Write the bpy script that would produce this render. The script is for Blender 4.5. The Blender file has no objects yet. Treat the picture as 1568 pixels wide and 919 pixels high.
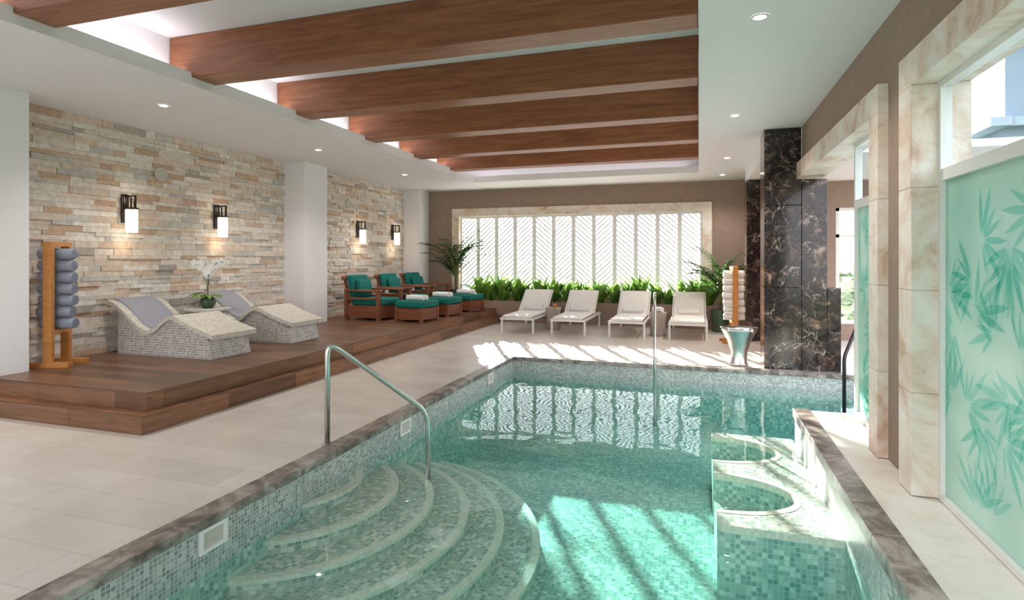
import bpy, bmesh, math, random
from mathutils import Vector, Matrix
random.seed(7)
R=random.random
def U(a,b): return a+(b-a)*random.random()

# ---------------------------------------------------------------- materials
def newmat(name):
    m=bpy.data.materials.new(name); m.use_nodes=True
    nt=m.node_tree; nt.nodes.clear()
    out=nt.nodes.new('ShaderNodeOutputMaterial')
    return m,nt,out
def N(nt,t,**kw):
    n=nt.nodes.new(t)
    for k,v in kw.items():
        if k in n.inputs: n.inputs[k].default_value=v
        else: setattr(n,k,v)
    return n
def L(nt,a,ao,b,bi): nt.links.new(a.outputs[ao],b.inputs[bi])
def c4(c): return (c[0],c[1],c[2],1)
def ramp(nt,stops,interp='LINEAR'):
    r=nt.nodes.new('ShaderNodeValToRGB'); cr=r.color_ramp; cr.interpolation=interp
    while len(cr.elements)<len(stops): cr.elements.new(0.5)
    for e,(p,c) in zip(cr.elements,stops): e.position=p; e.color=c4(c)
    return r
def coords(nt,scale=(1,1,1),kind='UV',rot=(0,0,0)):
    tc=nt.nodes.new('ShaderNodeTexCoord'); mp=nt.nodes.new('ShaderNodeMapping')
    mp.inputs['Scale'].default_value=scale; mp.inputs['Rotation'].default_value=rot
    L(nt,tc,kind,mp,'Vector'); return mp
def pbsdf(nt,out,rough=.5,metal=0,spec=.5):
    p=nt.nodes.new('ShaderNodeBsdfPrincipled'); p.inputs['Roughness'].default_value=rough
    p.inputs['Metallic'].default_value=metal; p.inputs['Specular IOR Level'].default_value=spec
    L(nt,p,'BSDF',out,'Surface'); return p
def bump(nt,src,so,p,strength=.3,dist=.01):
    b=nt.nodes.new('ShaderNodeBump'); b.inputs['Strength'].default_value=strength; b.inputs['Distance'].default_value=dist
    L(nt,src,so,b,'Height'); L(nt,b,'Normal',p,'Normal'); return b
def simple(name,col,rough=.5,metal=0,var=.06,scale=6,bs=0.0,spec=.5):
    m,nt,out=newmat(name); p=pbsdf(nt,out,rough,metal,spec)
    mp=coords(nt,(scale,)*3,'Object'); n=N(nt,'ShaderNodeTexNoise',Detail=4.0); L(nt,mp,0,n,'Vector')
    a=[max(0,x*(1-var)) for x in col]; b=[min(1,x*(1+var)) for x in col]
    r=ramp(nt,[(.3,a),(.7,b)]); L(nt,n,'Fac',r,'Fac'); L(nt,r,'Color',p,'Base Color')
    if bs: bump(nt,n,'Fac',p,bs)
    return m
def bricks(nt,mp,w,h,mortar=.003,off=.5):
    b=nt.nodes.new('ShaderNodeTexBrick'); b.offset=off
    b.inputs['Scale'].default_value=1; b.inputs['Brick Width'].default_value=w; b.inputs['Row Height'].default_value=h
    b.inputs['Mortar Size'].default_value=mortar; b.inputs['Mortar Smooth'].default_value=.1
    b.inputs['Color1'].default_value=(0,0,0,1); b.inputs['Color2'].default_value=(1,1,1,1); b.inputs['Mortar'].default_value=(.5,.5,.5,1)
    L(nt,mp,0,b,'Vector'); return b
def mixc(nt,a,ao,b,bo,fac=None,fo=None,mode='MIX',f=.5):
    m=nt.nodes.new('ShaderNodeMixRGB'); m.blend_type=mode; m.inputs[0].default_value=f
    if fac: L(nt,fac,fo,m,0)
    if isinstance(a,tuple): m.inputs[1].default_value=c4(a)
    else: L(nt,a,ao,m,1)
    if isinstance(b,tuple): m.inputs[2].default_value=c4(b)
    else: L(nt,b,bo,m,2)
    return m
def wood(name,dark,light,rough=.45,plank=None,grain=(1.2,14,1),rot=0,gap=(.04,.022,.012)):
    m,nt,out=newmat(name); p=pbsdf(nt,out,rough)
    mp=coords(nt,grain,rot=(0,0,0)); n=N(nt,'ShaderNodeTexNoise',Scale=1.6,Detail=8.0,Roughness=.62,Distortion=1.2); L(nt,mp,0,n,'Vector')
    r=ramp(nt,[(.25,dark),(.5,[(a+b)/2 for a,b in zip(dark,light)]),(.75,light)]); L(nt,n,'Fac',r,'Fac')
    last=r
    if plank:
        mp2=coords(nt,(1,1,1)); b=bricks(nt,mp2,plank[0],plank[1],.0025,.37)
        rr=ramp(nt,[(0,(.55,.55,.55)),(.5,(.95,.95,.95)),(1,(1.35,1.3,1.2))]); L(nt,b,'Color',rr,'Fac')
        mm=mixc(nt,r,'Color',rr,'Color',mode='MULTIPLY',f=1)
        last=mixc(nt,mm,'Color',gap,None,b,'Fac')
    L(nt,last,'Color',p,'Base Color'); bump(nt,n,'Fac',p,.08); return m
def mosaic(name,cols,size=.025,mortar=(.55,.58,.56),rough=.25,ms=.0022,blotch=None):
    m,nt,out=newmat(name); p=pbsdf(nt,out,rough)
    mp=coords(nt); b=bricks(nt,mp,size,size,ms,0.0)
    st=[(i/len(cols),c) for i,c in enumerate(cols)]
    r=ramp(nt,st,'CONSTANT'); L(nt,b,'Color',r,'Fac')
    mm=mixc(nt,r,'Color',mortar,None,b,'Fac')
    last=mm
    if blotch:
        n=N(nt,'ShaderNodeTexNoise',Scale=1.3,Detail=3.0); L(nt,mp,0,n,'Vector')
        r2=ramp(nt,[(.35,(.85,.9,.9)),(.65,(1.1,1.08,1.05))]); L(nt,n,'Fac',r2,'Fac')
        last=mixc(nt,mm,'Color',r2,'Color',mode='MULTIPLY',f=1)
    L(nt,last,'Color',p,'Base Color'); return m
def marble_dark(name):
    m,nt,out=newmat(name); p=pbsdf(nt,out,.12)
    mp=coords(nt,(1,1,1),'Object')
    n1=N(nt,'ShaderNodeTexNoise',Scale=2.3,Detail=7.0,Roughness=.6,Distortion=1.4); L(nt,mp,0,n1,'Vector')
    n2=N(nt,'ShaderNodeTexNoise',Scale=6.5,Detail=8.0,Roughness=.65,Distortion=.6); L(nt,mp,0,n2,'Vector')
    base=ramp(nt,[(.36,(.007,.006,.007)),(.54,(.022,.014,.013)),(.60,(.07,.042,.030)),(.67,(.22,.14,.10)),(.77,(.52,.43,.36))]); L(nt,n2,'Fac',base,'Fac')
    w=ramp(nt,[(.490,(0,0,0)),(.4965,(.30,.23,.19)),(.5,(.62,.55,.49)),(.5035,(.30,.23,.19)),(.510,(0,0,0))]); L(nt,n1,'Fac',w,'Fac')
    n3=N(nt,'ShaderNodeTexNoise',Scale=3.1,Detail=3.0); L(nt,mp,0,n3,'Vector')
    msk=ramp(nt,[(.46,(.03,.03,.03)),(.60,(1,1,1))]); L(nt,n3,'Fac',msk,'Fac')
    vv=mixc(nt,w,'Color',msk,'Color',mode='MULTIPLY',f=1)
    n4=N(nt,'ShaderNodeTexNoise',Scale=4.7,Detail=6.0,Roughness=.6,Distortion=1.8); L(nt,mp,0,n4,'Vector')
    w4=ramp(nt,[(.494,(0,0,0)),(.5,(.18,.11,.075)),(.506,(0,0,0))]); L(nt,n4,'Fac',w4,'Fac')
    a=mixc(nt,base,'Color',vv,'Color',mode='ADD',f=1); a=mixc(nt,a,'Color',w4,'Color',mode='ADD',f=1)
    L(nt,a,'Color',p,'Base Color'); return m
def stone_cream(name,cols=((.55,.34,.24),(.76,.59,.47),(.84,.73,.63),(.90,.84,.78)),rough=.45,scale=3.0,joint=None):
    m,nt,out=newmat(name); p=pbsdf(nt,out,rough)
    mp=coords(nt,(1,1,1),'Object')
    n=N(nt,'ShaderNodeTexNoise',Scale=scale,Detail=9.0,Roughness=.65,Distortion=.8); L(nt,mp,0,n,'Vector')
    r=ramp(nt,[(.3,cols[0]),(.42,cols[1]),(.5,cols[2]),(.65,cols[3])]); L(nt,n,'Fac',r,'Fac')
    L(nt,r,'Color',p,'Base Color'); bump(nt,n,'Fac',p,.12); return m

M={}
M['white']=simple('white_paint',(.86,.85,.86),.6,var=.01)
M['ceil']=simple('ceiling_paint',(.89,.87,.90),.7,var=.01)
M['taupe']=simple('taupe_plaster',(.35,.25,.20),.8,var=.06,scale=2)
def siding():
    m,nt,out=newmat('white_siding'); p=pbsdf(nt,out,.5)
    mp=coords(nt); b=bricks(nt,mp,20,.17,.002,0.0)
    mm=mixc(nt,(.89,.88,.91),None,(.80,.79,.82),None,b,'Fac'); L(nt,mm,'Color',p,'Base Color')
    return m
M['siding']=siding()
def tilefloor():
    m,nt,out=newmat('limestone_tiles'); p=pbsdf(nt,out,.34)
    mp=coords(nt,rot=(0,0,0)); b=bricks(nt,mp,.9,.3,.002,.4)
    n=N(nt,'ShaderNodeTexNoise',Scale=2.2,Detail=7.0,Roughness=.6); L(nt,mp,0,n,'Vector')
    r=ramp(nt,[(.3,(.68,.60,.54)),(.55,(.75,.68,.625)),(.75,(.81,.75,.70))]); L(nt,n,'Fac',r,'Fac')
    rr=ramp(nt,[(0,(.93,.925,.92)),(1,(1.05,1.05,1.05))]); L(nt,b,'Color',rr,'Fac')
    mm=mixc(nt,r,'Color',rr,'Color',mode='MULTIPLY',f=1)
    a=mixc(nt,mm,'Color',(.53,.48,.43),None,b,'Fac'); L(nt,a,'Color',p,'Base Color'); return m
M['tile']=tilefloor()
M['beam']=wood('beam_wood',(.18,.060,.026),(.42,.165,.074),.4,grain=(.9,11,1))
M['deckwood']=wood('platform_wood',(.115,.05,.027),(.25,.125,.068),.35,plank=(1.3,.16))
M['riser']=wood('riser_wood',(.15,.066,.032),(.34,.17,.085),.35,plank=(1.0,.16))
M['redwood']=wood('mahogany',(.14,.04,.02),(.32,.11,.05),.4)
M['oak']=wood('honey_wood',(.45,.17,.035),(.66,.29,.075),.4)
M['stump']=wood('stump_wood',(.30,.24,.20),(.55,.48,.42),.7,grain=(14,1.5,1))
def cc(l,m): return [tuple(min(1,a*b) for a,b in zip(c,m)) for c in l]
tealm=[(.19,.34,.31),(.36,.50,.45),(.28,.44,.39),(.50,.62,.56),(.23,.39,.36),(.58,.69,.63),(.34,.49,.44)]
M['pool']=mosaic('pool_mosaic',tealm,.033,(.43,.56,.51),.3,.0026,blotch=1)
M['steps']=mosaic('pool_steps_mosaic',cc(tealm,(1.36,1.02,.98)),.033,(.54,.60,.54),.3,.0026,blotch=1)
M['poolband']=mosaic('waterline_mosaic',[(.26,.28,.27),(.44,.46,.44),(.33,.36,.34),(.56,.58,.55),(.39,.42,.40)],.025,(.62,.63,.61),.25)
M['stepedge']=mosaic('step_nosing_mosaic',[(.74,.70,.58),(.80,.76,.65),(.66,.63,.53)],.025,(.66,.66,.58),.3)
M['spaside']=mosaic('lounger_grey_mosaic',[(.34,.32,.30),(.48,.45,.42),(.41,.38,.36),(.55,.52,.49),(.28,.27,.26)],.03,(.80,.78,.75),.35,.003)
M['spatop']=mosaic('lounger_cream_mosaic',[(.55,.50,.43),(.65,.60,.52),(.47,.43,.37),(.70,.66,.59),(.60,.56,.49)],.022,(.74,.71,.65),.35,.002)
M['marble']=marble_dark('emperador_marble')
M['coping']=stone_cream('coping_marble',((.06,.045,.04),(.15,.12,.105),(.26,.215,.19),(.50,.45,.41)),.3,5.5)
M['cream']=stone_cream('coral_stone')
M['ledge']=stone_cream('cream_ledge_stone',((.70,.61,.54),(.80,.74,.68),(.85,.80,.75),(.90,.86,.82)),.4,2.0)
M['steel']=simple('brushed_steel',(.66,.66,.64),.22,1.0,var=.03)
M['black']=simple('black_metal',(.015,.014,.014),.4,.3)
M['teal']=simple('teal_fabric',(.0,.16,.135),.85,var=.12,scale=30,bs=.1)
M['fabric']=simple('white_fabric',(.92,.89,.85),.85,var=.03,scale=40,bs=.1)
M['frame_w']=simple('white_powdercoat',(.88,.87,.85),.35,var=.01)
M['towelw']=simple('white_towel',(.90,.89,.88),.95,var=.05,scale=60,bs=.4)
M['towelb']=simple('bluegrey_towel',(.32,.35,.44),.95,var=.12,scale=60,bs=.5)
M['towelg']=simple('grey_towel',(.36,.37,.43),.95,var=.1,scale=60,bs=.4)
M['stem']=simple('plant_stem',(.16,.17,.05),.6)
M['petal']=simple('orchid_petal',(.9,.88,.86),.5,var=.03)
M['soil']=simple('soil',(.05,.035,.025),.9)
M['pot']=simple('green_ceramic',(.05,.09,.05),.3)
M['speaker']=simple('speaker_grille',(.60,.56,.51),.7)
def emis(name,col,s):
    m,nt,out=newmat(name); e=N(nt,'ShaderNodeEmission',Strength=s); e.inputs['Color'].default_value=c4(col); L(nt,e,'Emission',out,'Surface'); return m
M['lampw']=emis('downlight_led',(1,.95,.88),30)
M['poollamp']=emis('underwater_led',(1,.97,.85),5)
M['shade']=emis('sconce_glass_lit',(1,.84,.64),1.6)
def translucent(name,c1,c2,sc=2.5,tr=.6,rough=.25):
    m,nt,out=newmat(name)
    mp=coords(nt,(1,1,1),'Object'); n=N(nt,'ShaderNodeTexNoise',Scale=sc,Detail=3.0); L(nt,mp,0,n,'Vector')
    r=ramp(nt,[(.35,c1),(.65,c2)]); L(nt,n,'Fac',r,'Fac')
    a=N(nt,'ShaderNodeBsdfTranslucent'); p=N(nt,'ShaderNodeBsdfPrincipled',Roughness=rough)
    L(nt,r,'Color',a,'Color'); L(nt,r,'Color',p,'Base Color')
    mx=N(nt,'ShaderNodeMixShader'); mx.inputs[0].default_value=1-tr
    L(nt,a,0,mx,1); L(nt,p,0,mx,2); L(nt,mx,0,out,'Surface'); return m
M['frost']=translucent('teal_frosted_glass',(.38,.61,.53),(.64,.78,.70),sc=1.1,tr=.42)
M['leaf']=translucent('leaf_green',(.06,.17,.03),(.13,.30,.05),5,.35,.4)
M['leaf2']=translucent('leaf_bright',(.18,.36,.06),(.32,.52,.12),5,.4,.4)
M['palm']=translucent('palm_green',(.04,.12,.03),(.09,.22,.05),5,.3,.4)
def leafprint():
    m,nt,out=newmat('teal_leaf_print'); t=N(nt,'ShaderNodeBsdfTransparent'); 
    mp=coords(nt,(1,1,1),'Object'); n=N(nt,'ShaderNodeTexNoise',Scale=2.0); L(nt,mp,0,n,'Vector')
    r=ramp(nt,[(.35,(.56,.84,.80)),(.65,(.76,.93,.90))]); L(nt,n,'Fac',r,'Fac'); L(nt,r,'Color',t,0); L(nt,t,0,out,'Surface'); return m
M['frostleaf']=leafprint()
M['slat']=translucent('white_shutter',(.84,.84,.84),(.88,.88,.88),tr=.07)
def glassm():
    m,nt,out=newmat('clear_glass')
    f=N(nt,'ShaderNodeLayerWeight',Blend=.12); t=N(nt,'ShaderNodeBsdfTransparent'); t.inputs[0].default_value=(.80,.88,.91,1)
    g=N(nt,'ShaderNodeBsdfGlossy',Roughness=.0); mx=N(nt,'ShaderNodeMixShader')
    L(nt,f,'Fresnel',mx,0); L(nt,t,0,mx,1); L(nt,g,0,mx,2); L(nt,mx,0,out,'Surface'); return m
M['glass']=glassm()
def waterm():
    m,nt,out=newmat('pool_water')
    mp=coords(nt,(1,1,1),'Object')
    n=N(nt,'ShaderNodeTexNoise',Scale=2.4,Detail=2.0,Roughness=.4,Distortion=.5); L(nt,mp,0,n,'Vector')
    b=N(nt,'ShaderNodeBump',Strength=.17,Distance=.03); L(nt,n,'Fac',b,'Height')
    f=N(nt,'ShaderNodeFresnel',IOR=1.38); L(nt,b,0,f,'Normal')
    ge=nt.nodes.new('ShaderNodeNewGeometry'); inv=N(nt,'ShaderNodeMath',operation='SUBTRACT'); inv.inputs[0].default_value=1; L(nt,ge,'Backfacing',inv,1)
    mu=N(nt,'ShaderNodeMath',operation='MULTIPLY'); L(nt,f,0,mu,0); L(nt,inv,0,mu,1)
    t=N(nt,'ShaderNodeBsdfTransparent'); t.inputs[0].default_value=(.97,.99,.99,1)
    g=N(nt,'ShaderNodeBsdfGlossy',Roughness=.0); L(nt,b,0,g,'Normal')
    mx=N(nt,'ShaderNodeMixShader'); L(nt,mu,0,mx,0); L(nt,t,0,mx,1); L(nt,g,0,mx,2); L(nt,mx,0,out,'Surface')
    v=N(nt,'ShaderNodeVolumeAbsorption',Density=.38); v.inputs[0].default_value=(.12,.73,.68,1); L(nt,v,0,out,'Volume')
    return m
M['water']=waterm()
def stonewall():
    m,nt,out=newmat('ledger_stone'); p=pbsdf(nt,out,.8)
    at=nt.nodes.new('ShaderNodeAttribute'); at.attribute_name='Col'
    mp=coords(nt,(1,1,1),'Object'); n=N(nt,'ShaderNodeTexNoise',Scale=14.0,Detail=8.0,Roughness=.7); L(nt,mp,0,n,'Vector')
    r=ramp(nt,[(.3,(.80,.76,.72)),(.6,(1.1,1.1,1.1))]); L(nt,n,'Fac',r,'Fac')
    mm=mixc(nt,at,'Color',r,'Color',mode='MULTIPLY',f=1); L(nt,mm,'Color',p,'Base Color'); bump(nt,n,'Fac',p,.7,.02); return m
M['ledger']=stonewall()
M['ground']=simple('forest_ground',(.05,.085,.03),.9,var=.5,scale=.05)
M['canopy']=simple('forest_canopy_green',(.045,.08,.022),.9,var=.6,scale=.3)
M['extwall']=simple('exterior_wall',(.26,.32,.38),.7)
M['extstone']=simple('terrace_stone',(.80,.79,.77),.8)
M['extslab']=simple('balcony_slab',(.38,.44,.50),.8)

# ---------------------------------------------------------------- builder
class B:
    def __init__(s,name): s.n=name; s.v=[]; s.f=[]; s.m=[]; s.sm=[]; s.mats=[]; s.cols=None
    def mi(s,k):
        if k not in s.mats: s.mats.append(k)
        return s.mats.index(k)
    def add(s,vs,fs,k,smooth=False,T=None):
        o=len(s.v)
        for v in vs:
            v=Vector(v); s.v.append(T@v if T else v)
        i=s.mi(k)
        for f in fs: s.f.append([a+o for a in f]); s.m.append(i); s.sm.append(smooth)
    def box(s,x0,x1,y0,y1,z0,z1,k,T=None):
        vs=[(x0,y0,z0),(x1,y0,z0),(x1,y1,z0),(x0,y1,z0),(x0,y0,z1),(x1,y0,z1),(x1,y1,z1),(x0,y1,z1)]
        s.add(vs,[(0,3,2,1),(4,5,6,7),(0,1,5,4),(1,2,6,5),(2,3,7,6),(3,0,4,7)],k,False,T)
    def rbox(s,x0,x1,y0,y1,z0,z1,k,r=.02,seg=3,T=None,puff=0):
        bm=bmesh.new(); bmesh.ops.create_cube(bm,size=1)
        for v in bm.verts: v.co=Vector((x0+(v.co.x+.5)*(x1-x0),y0+(v.co.y+.5)*(y1-y0),z0+(v.co.z+.5)*(z1-z0)))
        r=min(r,.49*min(x1-x0,y1-y0,z1-z0))
        bmesh.ops.bevel(bm,geom=bm.edges[:],offset=r,segments=seg,affect='EDGES',profile=.5)
        s.bm(bm,k,True,T)
    def bm(s,bm,k,smooth=True,T=None):
        bm.verts.index_update()
        s.add([v.co.copy() for v in bm.verts],[[v.index for v in f.verts] for f in bm.faces],k,smooth,T); bm.free()
    def lathe(s,prof,k,n=24,T=None,sx=1,sy=1):
        vs=[];fs=[]
        for r,z in prof:
            for i in range(n):
                a=2*math.pi*i/n; vs.append((r*math.cos(a)*sx,r*math.sin(a)*sy,z))
        for j in range(len(prof)-1):
            for i in range(n): fs.append((j*n+i,j*n+(i+1)%n,(j+1)*n+(i+1)%n,(j+1)*n+i))
        s.add(vs,fs,k,True,T)
    def cyl(s,r,z0,z1,k,n=24,T=None,r2=None):
        r2=r if r2 is None else r2
        s.lathe([(0.0001,z0),(r,z0)],k,n,T); s.sm[-n:]=[False]*n
        s.lathe([(r,z0),(r2,z1)],k,n,T)
        s.lathe([(r2,z1),(0.0001,z1)],k,n,T); s.sm[-n:]=[False]*n
    def tube(s,pts,r,k,n=10,T=None,bend=0,taper=None):
        pts=[Vector(p) for p in pts]
        if bend:
            np_=[pts[0]]
            for i in range(1,len(pts)-1):
                a,b,c=pts[i-1],pts[i],pts[i+1]
                d1=min(bend,(b-a).length*.49); d2=min(bend,(c-b).length*.49)
                p=b+(a-b).normalized()*d1; q=b+(c-b).normalized()*d2
                for t in [0,.2,.4,.6,.8,1]: np_.append((1-t)**2*p+2*t*(1-t)*b+t*t*q)
            np_.append(pts[-1]); pts=np_
        vs=[];fs=[]; prev=None
        for i,p in enumerate(pts):
            d=(pts[min(i+1,len(pts)-1)]-pts[max(i-1,0)]).normalized()
            if prev is None:
                prev=d.orthogonal().normalized()
            prev=(prev-d*prev.dot(d)).normalized(); bi=d.cross(prev)
            rr=r if not taper else r+(taper-r)*i/(len(pts)-1)
            for j in range(n):
                a=2*math.pi*j/n; vs.append(p+prev*math.cos(a)*rr+bi*math.sin(a)*rr)
        for i in range(len(pts)-1):
            for j in range(n): fs.append((i*n+j,i*n+(j+1)%n,(i+1)*n+(j+1)%n,(i+1)*n+j))
        fs.append(list(range(n))[::-1]); fs.append([(len(pts)-1)*n+j for j in range(n)])
        s.add(vs,fs,k,True,T)
    def extr(s,poly,axis,a,b,k,T=None,smooth=False):
        def P(p,t):
            return {'y':(p[0],t,p[1]),'z':(p[0],p[1],t),'x':(t,p[0],p[1])}[axis]
        bm=bmesh.new()
        lo=[bm.verts.new(P(p,a)) for p in poly]; hi=[bm.verts.new(P(p,b)) for p in poly]
        f1=bm.faces.new(lo); f2=bm.faces.new(hi[::-1])
        for i in range(len(poly)):
            j=(i+1)%len(poly); bm.faces.new((lo[j],lo[i],hi[i],hi[j]))
        bmesh.ops.triangulate(bm,faces=[f1,f2])
        bmesh.ops.recalc_face_normals(bm,faces=bm.faces[:])
        s.bm(bm,k,smooth,T)
    def leaf(s,base,az,length,width,lift,droop,k,n=6,fold=.25,T=None):
        h=Vector((math.cos(az),math.sin(az),0)); side=Vector((-h.y,h.x,0))
        vs=[];fs=[]; p=Vector(base); el=lift
        for i in range(n+1):
            t=i/n; w=width*.5*math.sin(math.pi*min(1,t*.92+.08))**.8 if t<1 else 0.001
            up=Vector((0,0,1))
            vs+= [p+side*w+up*w*fold,p.copy(),p-side*w+up*w*fold]
            p=p+(h*math.cos(el)+up*math.sin(el))*length/n; el-=droop/n
        for i in range(n):
            a=i*3; fs+=[(a,a+1,a+4,a+3),(a+1,a+2,a+5,a+4)]
        s.add(vs,fs,k,True,T)
    def done(s,loc=(0,0,0),rz=0,parent=None):
        me=bpy.data.meshes.new(s.n); me.from_pydata([tuple(v) for v in s.v],[],s.f)
        for k in s.mats: me.materials.append(M[k])
        me.polygons.foreach_set('material_index',s.m); me.polygons.foreach_set('use_smooth',s.sm)
        uv=me.uv_layers.new(name='UVMap'); me.update()
        vc=me.vertices
        for p in me.polygons:
            n=p.normal; ax=max(range(3),key=lambda i:abs(n[i]))
            for li in p.loop_indices:
                c=vc[me.loops[li].vertex_index].co
                uv.data[li].uv=(c.y,c.z) if ax==0 else ((c.x,c.z) if ax==1 else (c.x,c.y))
        if s.cols:
            ca=me.color_attributes.new(name='Col',type='FLOAT_COLOR',domain='CORNER')
            for p in me.polygons:
                for li in p.loop_indices: ca.data[li].color=c4(s.cols[p.index])
        ob=bpy.data.objects.new(s.n,me); bpy.context.collection.objects.link(ob)
        ob.location=loc; ob.rotation_euler=(0,0,rz)
        if parent: ob.parent=parent
        return ob
def inst(ob,loc,rz=0,sc=1):
    o=bpy.data.objects.new(ob.name.split('.')[0],ob.data); bpy.context.collection.objects.link(o)
    o.location=loc; o.rotation_euler=(0,0,rz); o.scale=(sc,sc,sc); return o
def TT(loc=(0,0,0),rx=0,ry=0,rz=0):
    return Matrix.Translation(loc)@Matrix.Rotation(rz,4,'Z')@Matrix.Rotation(ry,4,'Y')@Matrix.Rotation(rx,4,'X')

# ---------------------------------------------------------------- constants
XL=-7.15; XC=-6.7; XR=1.3; YB=13.6; SOF=3.25; COF=3.76; PZ=.32
PX0=-2.68; PX1=.88; PY0=.2; PY1=8.28; LY=6.1; PX2=2.4; WZ=-.18; FZ=-.80
YN=-3.0

# ---------------------------------------------------------------- shell
b=B('floor')
b.box(-7.4,PX0-.02,YN,YB+.2,-.12,0,'tile')
b.box(PX0-.02,4.6,PY1+.02,YB+.2,-.12,0,'tile')
b.box(PX0-.02,1.55,YN,PY0-.02,-.12,0,'tile')
b.box(PX2+.02,4.6,3,PY1+.02,-.12,0,'tile')
b.done()
b=B('wall_left'); b.box(-7.45,XL-.03,YN,YB+.2,-.12,COF+.1,'white'); b.done()
b=B('wall_back')
OX0,OX1,OZ0,OZ1=-6.02,.28,.62,2.78
b.box(-7.15,OX0,YB,YB+.25,0,COF,'taupe'); b.box(OX1,1.3,YB,YB+.25,0,COF,'taupe')
b.box(OX0,OX1,YB,YB+.25,0,OZ0,'taupe'); b.box(OX0,OX1,YB,YB+.25,OZ1,COF,'taupe'); b.done()
b=B('wall_right')
b.box(XR,1.55,YN,.6,.056,SOF,'taupe'); b.box(XR,1.55,.6,4.31,2.77,SOF,'taupe')
b.box(XR,1.55,4.31,4.78,.06,SOF,'taupe'); b.box(XR,1.55,4.78,8.42,2.77,SOF,'taupe')
b.box(XR,1.55,8.95,YB+.25,0,SOF,'taupe'); b.done()

def blocks(b,axis,a,e,x0,x1,z0,z1,k='cream',seg=.6):
    n=max(1,round((e-a)/seg)); d=(e-a)/n
    for i in range(n):
        p=a+i*d+.0008; q=a+(i+1)*d-.0008
        if axis=='y': b.rbox(x0,x1,p,q,z0,z1,k,.003,1)
        elif axis=='x': b.rbox(p,q,x0,x1,z0,z1,k,.003,1)
        else: b.rbox(x0,x1,z0,z1,p,q,k,.003,1)
        b.sm[-26:]=[False]*26
b=B('trim_1')
blocks(b,'z',.06,2.56,1.23,1.54,4.08,4.31); blocks(b,'y',.4,4.31,1.23,1.54,2.56,2.77); blocks(b,'z',.06,2.56,1.23,1.54,.4,.6); b.done()
b=B('trim_2')
blocks(b,'z',.06,2.56,1.23,1.54,4.78,5.0); blocks(b,'y',4.78,8.41,1.23,1.54,2.56,2.77); b.done()
b=B('trim_3')
blocks(b,'z',OZ0,OZ1-.2,OX0,OX0+.2,YB-.07,YB+.2); blocks(b,'z',OZ0,OZ1-.2,OX1-.2,OX1,YB-.07,YB+.2)
blocks(b,'x',OX0,OX1,YB-.07,YB+.2,OZ1-.2,OZ1); blocks(b,'x',OX0+.2,OX1-.2,YB-.07,YB+.2,OZ0,OZ0+.06); b.done()

# ceiling: soffits, lip and coffer
b=B('ceiling')
b.box(-7.4,-4.85,YN,YB+.25,SOF,SOF+.13,'ceil')
b.box(0,1.55,YN,YB+.25,SOF,COF,'ceil')
b.box(-4.85,0,12.2,YB+.25,SOF,SOF+.13,'ceil'); b.box(-4.85,0,YN,.3,SOF,COF,'ceil')
b.box(-7.4,0,YN,YB+.25,COF,COF+.12,'ceil')
b.box(-5.25,-5.15,YN,YB,SOF+.13,COF,'ceil'); b.box(-5.15,0,12.5,12.6,SOF+.13,COF,'ceil')
b.box(1.55,4.6,8.9,12.2,2.95,3.05,'ceil')
b.done()
for i in range(7):
    y=4.5+1.58*(i-2)
    if y<.4: continue
    b=B('ceiling_beam'); b.rbox(-5.14,-.005,y,y+.3,3.33,COF-.002,'beam',.008,1)
    b.sm=[False]*len(b.sm); o=b.done((0,0,0))
    for d in o.data.uv_layers[0].data: d.uv=(d.uv[0]+i*3.3,d.uv[1]+i*1.7)

# columns
for nm,(y0,y1) in enumerate([(3.4,4.18),(8.62,9.28),(13.05,YB-.005)]):
    b=B('white_column'); b.box(-7.17,XC,y0,y1,PZ,SOF-.001,'siding'); b.done()
# ledger stone walls
pal=[((.83,.77,.70),30),((.87,.83,.78),26),((.78,.69,.60),16),((.64,.46,.34),8),((.79,.66,.56),13),((.66,.64,.61),11),((.71,.56,.44),7),((.52,.48,.44),4)]
pl=[c for c,w in pal for _ in range(w)]
def stones(name,y0,y1):
    b=B(name); b.cols=[]
    z=PZ
    while z<SOF-.004:
        h=min(random.choice([.05,.062,.07,.085]),SOF-z-.001)
        if SOF-z-h<.03: h=SOF-z-.001
        y=y0-U(0,.2)
        while y<y1:
            w=U(.14,.5); a=max(y,y0); e=min(y+w,y1)
            if e-a>.01:
                c=random.choice(pl); f=U(.9,1.06); c=[min(1,x*f) for x in c]
                b.box(XL-.04,XL+U(-.008,.026),a+.001,e-.001,z+.001,z+h-.001,'ledger'); b.cols+= [c]*6
            y+=w
        z+=h
    b.done()
stones('wall_left_ledger_stone',4.18,8.62); stones('wall_left_ledger_stone',9.28,13.05)

# platform
b=B('wood_platform')
PXE=-4.5;PYN=3.67
b.box(-7.17,PXE,PYN,13.0,.0,.16,'riser')
b.box(-7.17,PXE-.13,PYN+.15,13.0,.16,PZ-.012,'riser')
b.box(-7.17,PXE-.125,PYN+.145,13.0,PZ-.012,PZ-.0005,'deckwood')
b.done()

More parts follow.
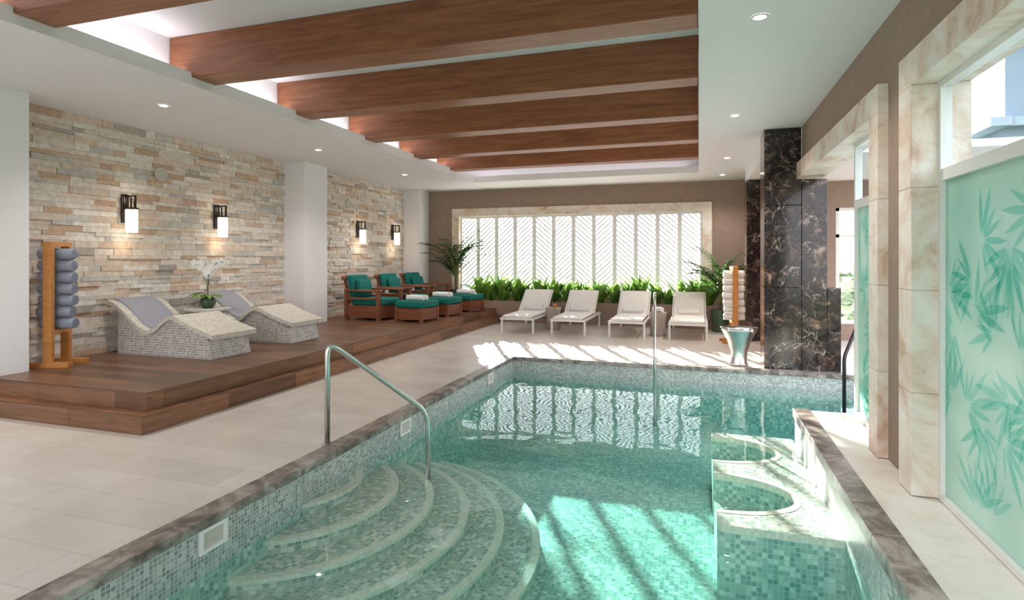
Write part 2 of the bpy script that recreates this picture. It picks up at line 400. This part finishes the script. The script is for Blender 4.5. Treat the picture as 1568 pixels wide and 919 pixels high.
# ---------------------------------------------------------------- pool
b=B('pool_basin')
zt=-.031
b.box(PX0-.12,PX2+.15,PY0-.15,PY1+.15,FZ-.1,FZ,'pool')
def wall(x0,x1,y0,y1,top=zt):
    b.box(x0,x1,y0,y1,FZ,WZ-.12,'pool'); b.box(x0,x1,y0,y1,WZ-.12,top,'poolband')
wall(PX0-.13,PX0,PY0-.13,PY1+.13); wall(PX0,PX2+.13,PY1,PY1+.13); wall(PX0,PX1,PY0-.13,PY0); wall(PX2,PX2+.13,LY,PY1)
wall(PX1,1.02,PY0,LY); b.box(1.02,PX2+.13,LY-.15,LY,FZ,zt,'poolband')
cx,cy=-3.1,3.8
radii=[.56,.845,1.13,1.415,1.70,1.985]
for i,r in enumerate(radii):
    z1=-.245-.092*i
    def arc(rr,inner=PX0+.001):
        a0=math.acos((inner-cx)/rr); return [(cx+rr*math.cos(a0*(1-2*t/40)),cy+rr*math.sin(a0*(1-2*t/40))) for t in range(41)]
    b.extr([p for p in arc(r)],'z',FZ,z1-.03,'steps')
    b.extr([p for p in arc(r+.012)],'z',z1-.03,z1-.001,'stepedge')
    b.extr([p for p in arc(r-.05)],'z',z1-.002,z1,'steps')
# scalloped hydro-massage seats: explicit quads
sx0=.12; ST=-.28; SD=-.50
c1,c2=4.70,5.76
def scoop(yc,ry=.36,rx=.56,n=24): return [(sx0+rx*math.sin(math.pi*t/n),yc-ry*math.cos(math.pi*t/n)) for t in range(n+1)]
outl=[(sx0+.05,4.1),(sx0+.015,4.115),(sx0,4.15)]+scoop(c1)+scoop(c2)+[(sx0,6.2),(sx0+.015,6.235),(sx0+.05,6.25)]
for i in range(len(outl)-1):
    (xa,ya),(xb,yb)=outl[i],outl[i+1]
    b.add([(xa,ya,ST),(xb,yb,ST),(PX1,yb,ST),(PX1,ya,ST)],[(0,3,2,1)],'steps')
    b.add([(xa,ya,ST-.05),(xb,yb,ST-.05),(xb,yb,ST),(xa,ya,ST)],[(0,3,2,1)],'stepedge')
    b.add([(xa,ya,FZ),(xb,yb,FZ),(xb,yb,ST-.05),(xa,ya,ST-.05)],[(0,3,2,1)],'pool')
b.add([(sx0+.05,4.1,FZ),(PX1,4.1,FZ),(PX1,4.1,ST-.05),(sx0+.05,4.1,ST-.05)],[(0,1,2,3)],'pool')
b.add([(sx0+.05,4.1,ST-.05),(PX1,4.1,ST-.05),(PX1,4.1,ST),(sx0+.05,4.1,ST)],[(0,1,2,3)],'stepedge')
b.add([(sx0+.05,6.25,FZ),(PX1,6.25,FZ),(PX1,6.25,ST),(sx0+.05,6.25,ST)],[(0,3,2,1)],'pool')
for yc in (c1,c2):
    sc_=scoop(yc)
    for i in range(len(sc_)-1):
        (xa,ya),(xb,yb)=sc_[i],sc_[i+1]
        b.add([(xa,ya,ST+.002),(xb,yb,ST+.002),(xb+.03 if xb>sx0+.1 else xb,yb+(.05 if yb>yc else -.05),ST+.002),(xa+.03 if xa>sx0+.1 else xa,ya+(.05 if ya>yc else -.05),ST+.002)],[(0,1,2,3)],'stepedge')
    b.add([(x_,y_,SD) for x_,y_ in sc_],[list(range(len(sc_)))[::-1]],'pool')
    b.add([(sx0+.001,yc-.36,FZ),(sx0+.001,yc+.36,FZ),(sx0+.001,yc+.36,SD),(sx0+.001,yc-.36,SD)],[(0,3,2,1)],'pool')
b.done()
b=B('pool_water')
e=.003
pp=[(PX0-e,PY0-e),(PX1+e,PY0-e),(PX1+e,LY-e),(PX2+e,LY-e),(PX2+e,PY1+e),(PX0-e,PY1+e)]
b.extr(pp,'z',FZ-.02,WZ,'water'); b.done()
b=B('pool_coping')
blocks(b,'y',PY0-.14,PY1+.14,PX0-.14,PX0+.02,-.03,.025,'coping',.75)
blocks(b,'x',PX0+.02,PX2+.14,PY1-.02,PY1+.14,-.03,.025,'coping',.75)
blocks(b,'x',PX0+.02,PX1,PY0-.14,PY0+.02,-.03,.025,'coping',.75)
b.done()
b=B('pool_ledge')
b.box(1.0,1.75,YN,LY-.02,-.02,.055,'ledge'); b.box(PX1+.005,1.75,LY-.16,LY-.001,-.02,.054,'ledge')
blocks(b,'y',PY0-.1,LY+.01,PX1-.02,PX1+.13,-.02,.062,'coping',.7)
b.box(PX1,1.75,YN,PY0-.15,-.0,.055,'ledge'); b.done()
for y in (2.63,4.92,7.28):
    b=B('pool_skimmer'); x=PX0+.002
    for (a,e,c,d) in ((-.1,.1,.045,.065),(-.1,.1,-.075,-.055),(-.1,-.075,-.055,.045),(.075,.1,-.055,.045)): b.box(x,x+.015,y+a,y+e,-.1+c,-.1+d,'frame_w')
    b.box(x,x+.004,y-.075,y+.075,-.155,-.055,'speaker'); b.done()
def uw(loc,rz,e=4):
    b=B('underwater_light'); T=TT((0,0,0),ry=math.pi/2)
    b.cyl(.07,0,.012,'steel',24,T); b.cyl(.055,.012,.018,'poollamp',24,T); b.done(loc,rz)
    l=bpy.data.lights.new('underwater_lamp','POINT'); l.energy=e; l.color=(1,1,.95); l.shadow_soft_size=.06
    o=bpy.data.objects.new('underwater_lamp',l); bpy.context.collection.objects.link(o)
    o.location=Vector(loc)+Vector((math.cos(rz),math.sin(rz),0))*.25
for y in (1.2,3.3): uw((PX1-.001,y,-.5),math.pi,3)
uw((-1.8,PY0+.001,-.5),math.pi/2,4); uw((-.3,PY0+.001,-.5),math.pi/2,4)
# handrails
b=B('pool_handrail')
b.tube([(-2.85,3.95,.0),(-2.85,3.95,.84),(-2.26,4.56,.16),(-2.26,4.58,-.5)],.022,'steel',14,bend=.12)
b.cyl(.045,.001,.012,'steel',20,TT((-2.85,3.95,0))); b.done()
b=B('pool_handrail')
b.tube([(-.61,8.62,.0),(-.61,8.62,1.02),(-.585,8.28,.98),(-.563,7.95,.3),(-.563,7.95,-.75)],.02,'steel',14,bend=.14)
b.cyl(.045,.001,.012,'steel',20,TT((-.61,8.62,0))); b.done()
# waterfall spout
b=B('pool_waterfall_spout')
b.lathe([(.001,0),(.13,0),(.12,.03),(.105,.06),(.11,.2),(.16,.36),(.235,.50),(.25,.54),(.24,.545),(.22,.50),(.15,.40),(.001,.38)],'steel',32,sx=1,sy=.55)
b.box(-.15,.15,-.3,-.05,.515,.525,'steel'); b.box(-.16,-.15,-.3,-.05,.515,.55,'steel'); b.box(.15,.16,-.3,-.05,.515,.55,'steel')
b.done((.54,8.68,0))

# ---------------------------------------------------------------- marble columns
def mcol(name,x0,x1,y0,y1,z1):
    b=B(name); z=0
    hs=[1.12,1.1,z1-2.22] if z1>2.6 else [z1]
    for h in hs: b.rbox(x0,x1,y0,y1,z+.001,z+h-.002,'marble',.004,1); b.sm[-26:]=[False]*26; z+=h
    b.done()
mcol('marble_column',.84,1.295,8.425,8.94,SOF)
mcol('marble_column',.84,1.295,11.4,12.0,2.95)
b=B('marble_pier'); b.rbox(1.298,1.60,8.425,8.94,.001,2.555,'marble',.004,1); b.rbox(1.602,1.76,8.425,8.8,.001,1.12,'marble',.004,1); b.sm=[False]*len(b.sm); b.done()
b=B('trim_4'); b.box(.86,1.298,8.945,12.0,2.96,SOF-.001,'ceil'); b.done()

# ---------------------------------------------------------------- windows right
b=B('window_1')
gx=1.40
def fr(y0,y1,z0,z1,w=.05): 
    b.box(gx-.03,gx+.03,y0,y0+w,z0,z1,'frame_w'); b.box(gx-.03,gx+.03,y1-w,y1,z0,z1,'frame_w')
    b.box(gx-.03,gx+.03,y0+w,y1-w,z0,z0+w,'frame_w'); b.box(gx-.03,gx+.03,y0+w,y1-w,z1-w,z1,'frame_w')
def pane(y0,y1,z0,z1): b.add([(gx,y0,z0),(gx,y1,z0),(gx,y1,z1),(gx,y0,z1)],[(0,3,2,1)],'glass')
for (y0,y1) in ((.6,2.34),(2.34,4.08)):
    fr(y0,y1,.06,2.0,.035); fr(y0,y1,2.0,2.56,.035)
    b.box(gx-.004,gx+.004,y0+.035,y1-.035,.095,1.965,'frost'); pane(y0+.035,y1-.035,2.035,2.525)
def leaves(y0,y1,z0,z1,n):
    cell=.29; ny=max(1,int((y1-y0)/cell)); nz=max(1,int((z1-z0)/cell)); li=0
    for iy in range(ny+1):
      for iz in range(nz+1):
        y=y0+(iy+U(.0,.9))*cell; z=z0+(iz+U(0,.9))*cell; a0=U(0,6.28); nl=random.randint(6,9)
        if y>y1-.03 or z>z1-.03: continue
        for j in range(nl):
            li+=1
            a=a0+(j-nl/2)*.40+U(-.05,.05); l=U(.22,.38)*(1-.06*abs(j-nl/2)); w=l*.07
            dy,dz=math.cos(a),math.sin(a); pts=[]
            for t,s in ((.10,0),(.25,.7),(.5,1),(.75,.7),(1,0),(.75,-.7),(.5,-1),(.25,-.7)):
                pts.append((gx-.0062-.00001*li,min(max(y+dy*l*t-dz*w*s,y0),y1),min(max(z+dz*l*t+dy*w*s,z0),z1)))
            b.add(pts,[list(range(8))],'frostleaf')
leaves(2.39,4.04,.1,1.96,80)
b.done()
b=B('window_2'); fr(5.0,6.05,.06,2.0,.04); fr(5.0,6.05,2.0,2.56,.04)
b.box(gx-.004,gx+.004,5.04,6.01,.1,1.96,'frost'); pane(5.04,6.01,2.04,2.52); leaves(5.05,6.0,.1,1.95,30); b.done()
b=B('wall_annex')
b.box(1.55,2.42,12,12.2,0,2.95,'taupe'); b.box(3.5,4.6,12,12.2,0,2.95,'taupe'); b.box(2.42,3.5,12,12.2,2.45,2.95,'taupe'); b.box(2.42,3.5,12,12.2,0,.3,'taupe')
b.done()
b=B('window_4')
for x in (2.42,2.95,3.45): b.box(x,x+.06,12.02,12.1,.3,2.45,'frame_w')
for z in (.3,1.9,2.39): b.box(2.42,3.5,12.02,12.1,z,z+.06,'frame_w')
b.done()
b=B('terrace_handrail')
b.tube([(2.0,8.5,.0),(2.0,8.5,.75),(1.62,7.6,.35),(1.62,7.6,-.4)],.02,'black',10,bend=.08); b.done()

# ---------------------------------------------------------------- back window shutters
b=B('window_3')
SX0,SX1,SZ0,SZ1=OX0+.2,OX1-.2,OZ0+.06,OZ1-.2
n=12; pw=(SX1-SX0)/n; y=YB+.06
b.box(SX0,SX1,y-.03,y+.03,SZ0,SZ0+.06,'slat'); b.box(SX0,SX1,y-.03,y+.03,SZ1-.05,SZ1,'slat')
for i in range(n+1):
    x=SX0+i*pw; b.box(max(SX0,x-.045),min(SX1,x+.045),y-.03,y+.03,SZ0+.06,SZ1-.05,'slat')
for i in range(n):
    a=SX0+i*pw+.045; e=SX0+(i+1)*pw-.045; sgn=1 if i<4 else (-1 if i>=8 else (1 if i%2 else -1)); 
    z=SZ0-.35
    while z<SZ1:
        dz=.36*sgn; za=z if sgn>0 else z+.36; ze=za+dz
        lo,hi=SZ0+.06,SZ1-.05
        t0,t1=0,1
        for lim,side in ((lo,1),(hi,-1)):
            if side>0:
                if za<lim and ze<lim: t0=2
                elif za<lim: t0=max(t0,(lim-za)/(ze-za))
                elif ze<lim: t1=min(t1,(lim-za)/(ze-za))
            else:
                if za>lim and ze>lim: t0=2
                elif za>lim: t0=max(t0,(lim-za)/(ze-za))
                elif ze>lim: t1=min(t1,(lim-za)/(ze-za))
        if t0<t1:
            xa,xb=a+(e-a)*t0,a+(e-a)*t1; z0,z1=za+dz*t0,za+dz*t1; h=.020
            b.add([(xa,y-.008,z0-h),(xb,y-.008,z1-h),(xb,y+.008,z1-h),(xa,y+.008,z0-h),(xa,y-.008,z0+h),(xb,y-.008,z1+h),(xb,y+.008,z1+h),(xa,y+.008,z0+h)],
              [(0,3,2,1),(4,5,6,7),(0,1,5,4),(1,2,6,5),(2,3,7,6),(3,0,4,7)],'slat')
        z+=.115
b.done()

# planter along back wall
b=B('planter')
b.box(-5.45,.83,13.0,13.06,0,.5,'taupe'); b.box(-5.45,-5.39,13.06,13.59,0,.5,'taupe'); b.box(.77,.83,13.06,13.59,0,.5,'taupe')
b.box(-5.39,.77,13.06,13.59,.0,.42,'soil'); b.done()
def foliage(name,seed,k,n=26,L0=.5,W=.13):
    random.seed(seed); b=B(name)
    for i in range(n):
        az=U(0,6.28); yy=abs(math.sin(az)); el=U(1.0,1.54); el=el+(1.5-el)*yy*.6
        b.leaf((math.cos(az)*.02,math.sin(az)*.02,0),az,U(.55,1)*L0*(1-.3*yy),W*U(.7,1.1),el,U(.5,1.5)*(1-.6*yy),random.choice([k,k,'leaf']))
    return b
p1=foliage('philodendron_plant',3,'leaf2',26,1.0,.24); p2=foliage('bromeliad_plant',5,'leaf2',38,1.1,.09); p3=foliage('anthurium_plant',9,'leaf2',30,1.0,.18)
P=[p1.done((-5.1,13.26,.421)),p2.done((-4.6,13.26,.421)),p3.done((-4.15,13.26,.421))]
random.seed(11); x=-4.85; k=0
while x<.40:
    inst(P[(k*2+k//3)%3],(x,13.26,.421),U(-.15,.15)+(math.pi if k%2 else 0),U(.66,1.0)); x+=U(.24,.36); k+=1
def palm(name,seed,h=1.5,nf=16,clampy=None):
    random.seed(seed); b=B(name)
    for i in range(5):
        a=U(0,6.28); r=U(.02,.08); b.tube([(0,0,-.02),(math.cos(a)*r,math.sin(a)*r,h*.35)],.014,'stem',6)
    for i in range(nf):
        az=U(0,6.28); el=U(1.1,1.54); p=Vector((U(-.03,.03),U(-.03,.03),h*U(.05,.35))); h_=Vector((math.cos(az),math.sin(az)*.4,0)); n=13; Ls=U(.6,1.05)*h*.66
        pts=[p.copy()]
        for j in range(n):
            p=p+(h_*math.cos(el)+Vector((0,0,1))*math.sin(el))*Ls/n; el-=U(.06,.13); pts.append(p.copy())
            if j>2:
                for sd in (-1,1):
                    b.leaf(p,az+sd*U(.5,.9),U(.20,.28)*(1-.035*j),.065,el*.5+.1,U(.6,1.1),'palm',3)
        b.tube(pts,.007,'stem',5,taper=.003)
    return b
pb=palm('potted_palm',21,1.9,30); pb.cyl(.15,-.45,0,'pot',20,r2=.19)
pb.done((-5.62,12.88,PZ+.451))
pb=palm('potted_palm',33,1.6,24); pb.cyl(.15,-.45,0,'pot',20,r2=.19); pb.done((.42,12.62,.452))

# ---------------------------------------------------------------- white chaise loungers
b=B('chaise_lounge')
w=.33
for s in (-1,1):
    b.box(s*w-.018,s*w+.018,0,1.9,.27,.31,'frame_w')
    for y in (.06,1.78): b.box(s*w-.018,s*w+.018,y,y+.04,0,.27,'frame_w')
b.box(-w+.018,w-.018,0,.035,.27,.31,'frame_w'); b.box(-w+.018,w-.018,1.865,1.9,.27,.31,'frame_w')
b.rbox(-.30,.30,.01,1.2,.312,.36,'fabric',.02)
Tb=TT((0,1.2,.32),rx=math.radians(38))
b.rbox(-.30,.30,0,.72,.0,.045,'fabric',.02,T=Tb)
b.box(-.33,-.305,0,.74,-.01,.025,'frame_w',Tb); b.box(.305,.33,0,.74,-.01,.025,'frame_w',Tb); b.box(-.305,.305,.725,.75,-.01,.025,'frame_w',Tb)
b.tube([(-.25,1.7,.28),(-.25,1.66,.64)],.01,'frame_w',8); b.tube([(.25,1.7,.28),(.25,1.66,.64)],.01,'frame_w',8)
b.rbox(-.22,.22,.03,.20,.047,.12,'towelw',.03,T=Tb)
ch=b.done((-3.5,11.05,0))
for x in (-2.45,-1.31,-.19): inst(ch,(x,11.05,0))
b=B('stump_side_table')
b.lathe([(.001,0),(.15,0),(.165,.03),(.145,.12),(.14,.25),(.155,.38),(.17,.44),(.165,.46),(.001,.46)],'stump',22)
st=b.done((-2.97,12.0,0)); inst(st,(-.76,11.6,0))
b=B('candle_holder'); b.lathe([(.001,0),(.04,0),(.045,.08),(.035,.08),(.03,.02),(.001,.02)],'oak',16); b.cyl(.02,.02,.06,'towelw',12); b.done((-2.93,11.98,.461))
b=B('rolled_towel'); b.cyl(.05,-.11,.11,'towelw',18,TT((0,0,.05),rx=math.pi/2)); b.done((-.76,11.6,.461),.9)

# ---------------------------------------------------------------- armchairs + ottomans
b=B('armchair')
D,W2=.42,.38
for sx in (-1,1):
    for sy in (-1,1): b.box(sx*(D-.035)-.035,sx*(D-.035)+.035,sy*(W2-.035)-.035,sy*(W2-.035)+.035,0,.55 if sx>0 else .6,'redwood')
for sy in (-1,1):
    b.rbox(-D,D+.03,sy*(W2-.04)-.055,sy*(W2-.04)+.055,.55,.59,'redwood',.01,1)
    b.box(-D+.07,D-.07,sy*(W2-.035)-.015,sy*(W2-.035)+.015,.05,.28,'redwood')
    b.box(-D+.07,D-.07,sy*(W2-.035)-.012,sy*(W2-.035)+.012,.40,.44,'redwood')
b.box(D-.05,D-.02,-W2+.07,W2-.07,.05,.28,'redwood'); b.box(-D+.02,-D+.05,-W2+.07,W2-.07,.05,.28,'redwood')
b.box(-D+.05,D-.05,-W2+.05,W2-.05,.24,.28,'redwood')
Tb=TT((-D+.06,0,.3),ry=math.radians(-14))
for i in range(6):
    y=-W2+.1+i*.108; b.box(-.02,.01,y-.03,y+.03,0,.5,'redwood',Tb)
b.rbox(-.03,.02,-W2+.02,W2-.02,.48,.56,'redwood',.01,1,T=Tb)
b.rbox(-D+.1,D+.01,-W2+.08,W2-.08,.28,.42,'teal',.045)
b.rbox(.015,.13,-W2+.1,W2-.1,.1,.56,'teal',.05,T=Tb)
b.rbox(.14,.25,-.2,.2,.15,.44,'teal',.05,T=Tb)
ac=b.done((-6.13,10.0,PZ),-.12); inst(ac,(-6.13,11.2,PZ),-.1); inst(ac,(-6.12,12.3,PZ),-.1)
b=B('ottoman')
for sx in (-1,1):
    for sy in (-1,1): b.box(sx*.27-.03,sx*.27+.03,sy*.27-.03,sy*.27+.03,0,.26,'redwood')
for s in (-1,1):
    b.box(s*.275-.012,s*.275+.012,-.24,.24,.04,.25,'redwood'); b.box(-.24,.24,s*.275-.012,s*.275+.012,.04,.25,'redwood')
b.box(-.27,.27,-.27,.27,.22,.25,'redwood')
b.rbox(-.31,.31,-.31,.31,.255,.39,'teal',.045)
for i in (-1,1):b.cyl(.05,-.19,.19,'towelw',18,TT((.055*i,0,.44),rx=math.pi/2,rz=0))
ot=b.done((-5.15,9.95,PZ),1.45); inst(ot,(-5.1,11.0,PZ),1.45); inst(ot,(-5.05,12.15,PZ),1.45)
b=B('side_table')
b.rbox(-.17,.17,-.13,.13,.44,.47,'redwood',.008,1)
for sx in (-1,1):
    for sy in (-1,1): b.box(sx*.14-.015,sx*.14+.015,sy*.1-.015,sy*.1+.015,0,.44,'redwood')
b.cyl(.04,.471,.55,'towelw',14)
sd=b.done((-6.2,10.61,PZ)); inst(sd,(-6.2,11.76,PZ))

# ---------------------------------------------------------------- tiled spa loungers
key=[(0,.66),(.12,.63),(.3,.52),(.5,.37),(.66,.31),(.80,.36),(.93,.46),(1.03,.50),(1.13,.48),(1.35,.39),(1.68,.29)]
def cat(ps,m=5):
    o=[]
    for i in range(len(ps)-1):
        p0=ps[max(i-1,0)];p1=ps[i];p2=ps[i+1];p3=ps[min(i+2,len(ps)-1)]
        for j in range(m):
            t=j/m; o.append(tuple(.5*((2*p1[q])+(-p0[q]+p2[q])*t+(2*p0[q]-5*p1[q]+4*p2[q]-p3[q])*t*t+(-p0[q]+3*p1[q]-3*p2[q]+p3[q])*t**3) for q in (0,1)))
    return o+[ps[-1]]
pr=cat(key)
b=B('tiled_spa_lounger')
body=[(x,z-.055) for x,z in pr if .14<x<1.63]
b.extr([(.14,0)]+body+[(1.63,0)],'y',.04,.66,'spaside')
top=[(x,z) for x,z in pr]; bot=[(x,z-.055) for x,z in pr][::-1]
b.extr(top+bot,'y',0,.70,'spatop')
tw=[(x,z) for x,z in pr if x<.95]
b.extr([(x,z+.022) for x,z in tw]+[(x,z+.003) for x,z in tw][::-1],'y',.1,.6,'towelg')
sl=b.done((-7.06,5.28,PZ)); inst(sl,(-7.06,6.66,PZ))
b=B('tiled_side_table'); b.rbox(-.2,.2,-.17,.17,0,.45,'spaside',.01,1); b.rbox(-.23,.23,-.2,.2,.451,.5,'spatop',.01,1); b.sm=[False]*len(b.sm); b.done((-6.52,6.32,PZ))
random.seed(4)
b=B('potted_orchid')
b.lathe([(.001,0),(.06,0),(.10,.05),(.105,.10),(.085,.14),(.075,.14),(.07,.11),(.001,.11)],'pot',20)
for i in range(9): b.leaf((0,0,.12),i*.7,U(.2,.34),.09,.7,1.6,'leaf2')
for i in range(5): b.leaf((0,0,.10),i*1.3+.3,U(.1,.17),.05,.2,1.0,'leaf2')
for k,(az,hh) in enumerate(((.5,.54),(2.4,.47),(-.6,.42),(3.4,.5))):
    pts=[]
    for j in range(12):
        t=j/11; pts.append(Vector((math.cos(az)*.2*t**2,math.sin(az)*.2*t**2,.1+hh*math.sin(t*1.75))))
    b.tube(pts,.005,'stem',6)
    for j in range(6,12):
        c=pts[j]+Vector((U(-.03,.03),U(-.03,.03),U(-.01,.03))); s=.055
        for q in range(5):
            a=q*2*math.pi/5+.3; e=Vector((.83,-.56,0)); d=Vector((.56*math.cos(a),.83*math.cos(a),math.sin(a))).normalized(); sd_=d.cross(e)
            b.add([c,c+d*s*.6+sd_*s*.42+e*.006,c+d*s,c+d*s*.6-sd_*s*.42+e*.006],[(0,1,2,3)],'petal')
b.done((-6.5,6.3,PZ+.501))

# ---------------------------------------------------------------- towel racks
def rack(name,tow):
    b=B(name)
    b.box(-.045,.045,-.17,-.12,.05,1.37,'oak'); b.box(-.045,.045,.12,.17,.05,1.37,'oak')
    b.box(-.045,.045,-.12,.12,1.32,1.37,'oak'); b.box(-.045,.045,-.12,.12,.36,.40,'oak')
    b.box(-.22,.22,-.19,-.10,0,.05,'oak'); b.box(-.22,.22,.10,.19,0,.05,'oak'); b.box(-.03,.03,-.10,.10,.0,.04,'oak')
    for i in range(7):
        T=TT((U(-.012,.012),U(-.006,.006),.402+.064+i*.128),ry=math.pi/2)
        r=.063; Lh=.18
        b.lathe([(.001,-Lh+.02),(r*.2,-Lh),(r*.35,-Lh+.02),(r*.5,-Lh),(r*.65,-Lh+.02),(r*.85,-Lh),(r,-Lh+.025),(r,Lh-.025),(r*.85,Lh),(r*.65,Lh-.02),(r*.5,Lh),(r*.35,Lh-.02),(r*.2,Lh),(.001,Lh-.02)],tow,24,T)
    return b
random.seed(2)
rack('towel_rack','towelb').done((-6.80,4.53,PZ),.42)
rack('towel_rack','towelw').done((.60,11.05,0),.12)

# ---------------------------------------------------------------- sconces, speakers, downlights
b=B('wall_sconce')
b.box(0,.025,-.045,.045,.05,.42,'black')
b.box(.025,.20,-.012,.012,.38,.405,'black'); b.box(.18,.20,-.012,.012,.24,.38,'black')
for s in (-1,1): b.box(.05,.07,s*.05-.006,s*.05+.006,.2,.39,'black')
b.box(.05,.20,-.05,.05,.23,.245,'black')
b.cyl(.072,-.13,.17,'shade',24,TT((.13,0,.05)))
b.cyl(.03,.21,.24,'black',14,TT((.13,0,0)))
sc=b.done((XL+.03,5.56,1.92))
for y in (7.06,10.95,12.45): inst(sc,(XL+.03,y,1.92))
for y in (5.56,7.06,10.95,12.45):
    l=bpy.data.lights.new('sconce_bulb','POINT'); l.energy=1.3; l.color=(1,.76,.52); l.shadow_soft_size=.05
    o=bpy.data.objects.new('sconce_bulb',l); bpy.context.collection.objects.link(o); o.location=(XL+.16,y,1.72)
    l2=o.copy(); bpy.context.collection.objects.link(l2); l2.location=(XL+.16,y,2.28)
b=B('wall_speaker'); b.cyl(.10,0,.012,'speaker',28,TT((0,0,0),ry=math.pi/2)); spk=b.done((XL+.026,6.1,2.68)); inst(spk,(XL+.026,10.6,2.68))
b=B('downlight')
b.lathe([(.045,-.006),(.062,-.008),(.066,0)],'frame_w',24); b.lathe([(.001,-.003),(.045,-.003)],'lampw',24)
dl=None
for x,y in [(-5.8,2.2),(-5.8,5.0),(-5.8,7.8),(-5.8,10.65),(.42,1.5),(.42,4.5),(.42,7.5),(.47,10.6),(.47,12.7)]:
    if dl is None: dl=b.done((x,y,SOF-.001))
    else: inst(dl,(x,y,SOF-.001))
    l=bpy.data.lights.new('downlight_spot','SPOT'); l.energy=115; l.color=(1,.94,.875); l.spot_size=2.2; l.spot_blend=1; l.shadow_soft_size=.06
    o=bpy.data.objects.new('downlight_spot',l); bpy.context.collection.objects.link(o); o.location=(x,y,SOF-.03)

def area(name,loc,rot,sx,sy,e,col):
    l=bpy.data.lights.new(name,'AREA'); l.shape='RECTANGLE'; l.size=sx; l.size_y=sy; l.energy=e; l.color=col
    o=bpy.data.objects.new(name,l); bpy.context.collection.objects.link(o); o.location=loc; o.rotation_euler=rot; return o
area('cove_led_strip',(-5.02,6.4,SOF+.14),(math.pi,math.radians(0),0),.1,11.5,28,(1,.96,.97))
area('cove_led_strip',(-2.5,12.38,SOF+.14),(math.pi,0,0),4.6,.1,3,(1,.96,.97))

# ---------------------------------------------------------------- exterior
b=B('ground'); b.box(-1500,1500,-300,3000,-14.1,-14,'ground'); b.done()
b=B('exterior_terrace'); b.box(-12,1.8,13.86,20.3,-.2,-.05,'extstone'); b.box(-12,1.8,20,20.3,-.05,1.35,'extstone'); b.done()
random.seed(77)
b=B('forest_canopy'); nx,ny=90,60; vs=[];fs=[]
for j in range(ny):
    for i in range(nx):
        vs.append((-40+i*2.6+U(-1,1),43+j*3.2+U(-1,1),-9+U(0,3.2)+j*.06))
for j in range(ny-1):
    for i in range(nx-1): fs.append((j*nx+i,j*nx+i+1,(j+1)*nx+i+1,(j+1)*nx+i))
b.add(vs,fs,'canopy',True); b.done()
b=B('neighbour_building'); b.box(10,26,24,40,-14,19,'extwall')
for i in range(11): b.box(9.4,10,23.5,40,-12+i*3.0,-11.7+i*3.0,'extslab'); b.box(10,26,23.6,24,-12+i*3.0,-11.7+i*3.0,'extslab')
b.done()

# world + sun
w=bpy.data.worlds.new('World'); bpy.context.scene.world=w; w.use_nodes=True
nt=w.node_tree; nt.nodes.clear(); out=nt.nodes.new('ShaderNodeOutputWorld'); bg=nt.nodes.new('ShaderNodeBackground')
tc=nt.nodes.new('ShaderNodeTexCoord'); sp=nt.nodes.new('ShaderNodeSeparateXYZ'); L(nt,tc,'Generated',sp,0)
r=ramp(nt,[(0,(.98,.98,1)),(.25,(.92,.95,1)),(.8,(.74,.84,1))]); L(nt,sp,'Z',r,'Fac'); L(nt,r,'Color',bg,'Color')
bg.inputs['Strength'].default_value=3.3; L(nt,bg,0,out,'Surface')
s=bpy.data.lights.new('sun','SUN'); s.energy=50; s.angle=.011; s.color=(1,.93,.82)
o=bpy.data.objects.new('sun',s); bpy.context.collection.objects.link(o)
d=Vector((.47,-1,-.29)); o.rotation_euler=d.to_track_quat('-Z','Y').to_euler(); o.location=(0,20,10)

# camera
cam=bpy.data.cameras.new('camera'); co=bpy.data.objects.new('camera',cam); bpy.context.collection.objects.link(co)
co.location=(0,0,1.5); co.rotation_euler=(math.pi/2,0,math.radians(18)); cam.sensor_width=36; cam.lens=880/1568*36; cam.shift_y=-.040
cam.clip_start=.05; cam.clip_end=5000
bpy.context.scene.camera=co
bpy.context.scene.view_settings.view_transform='Standard'
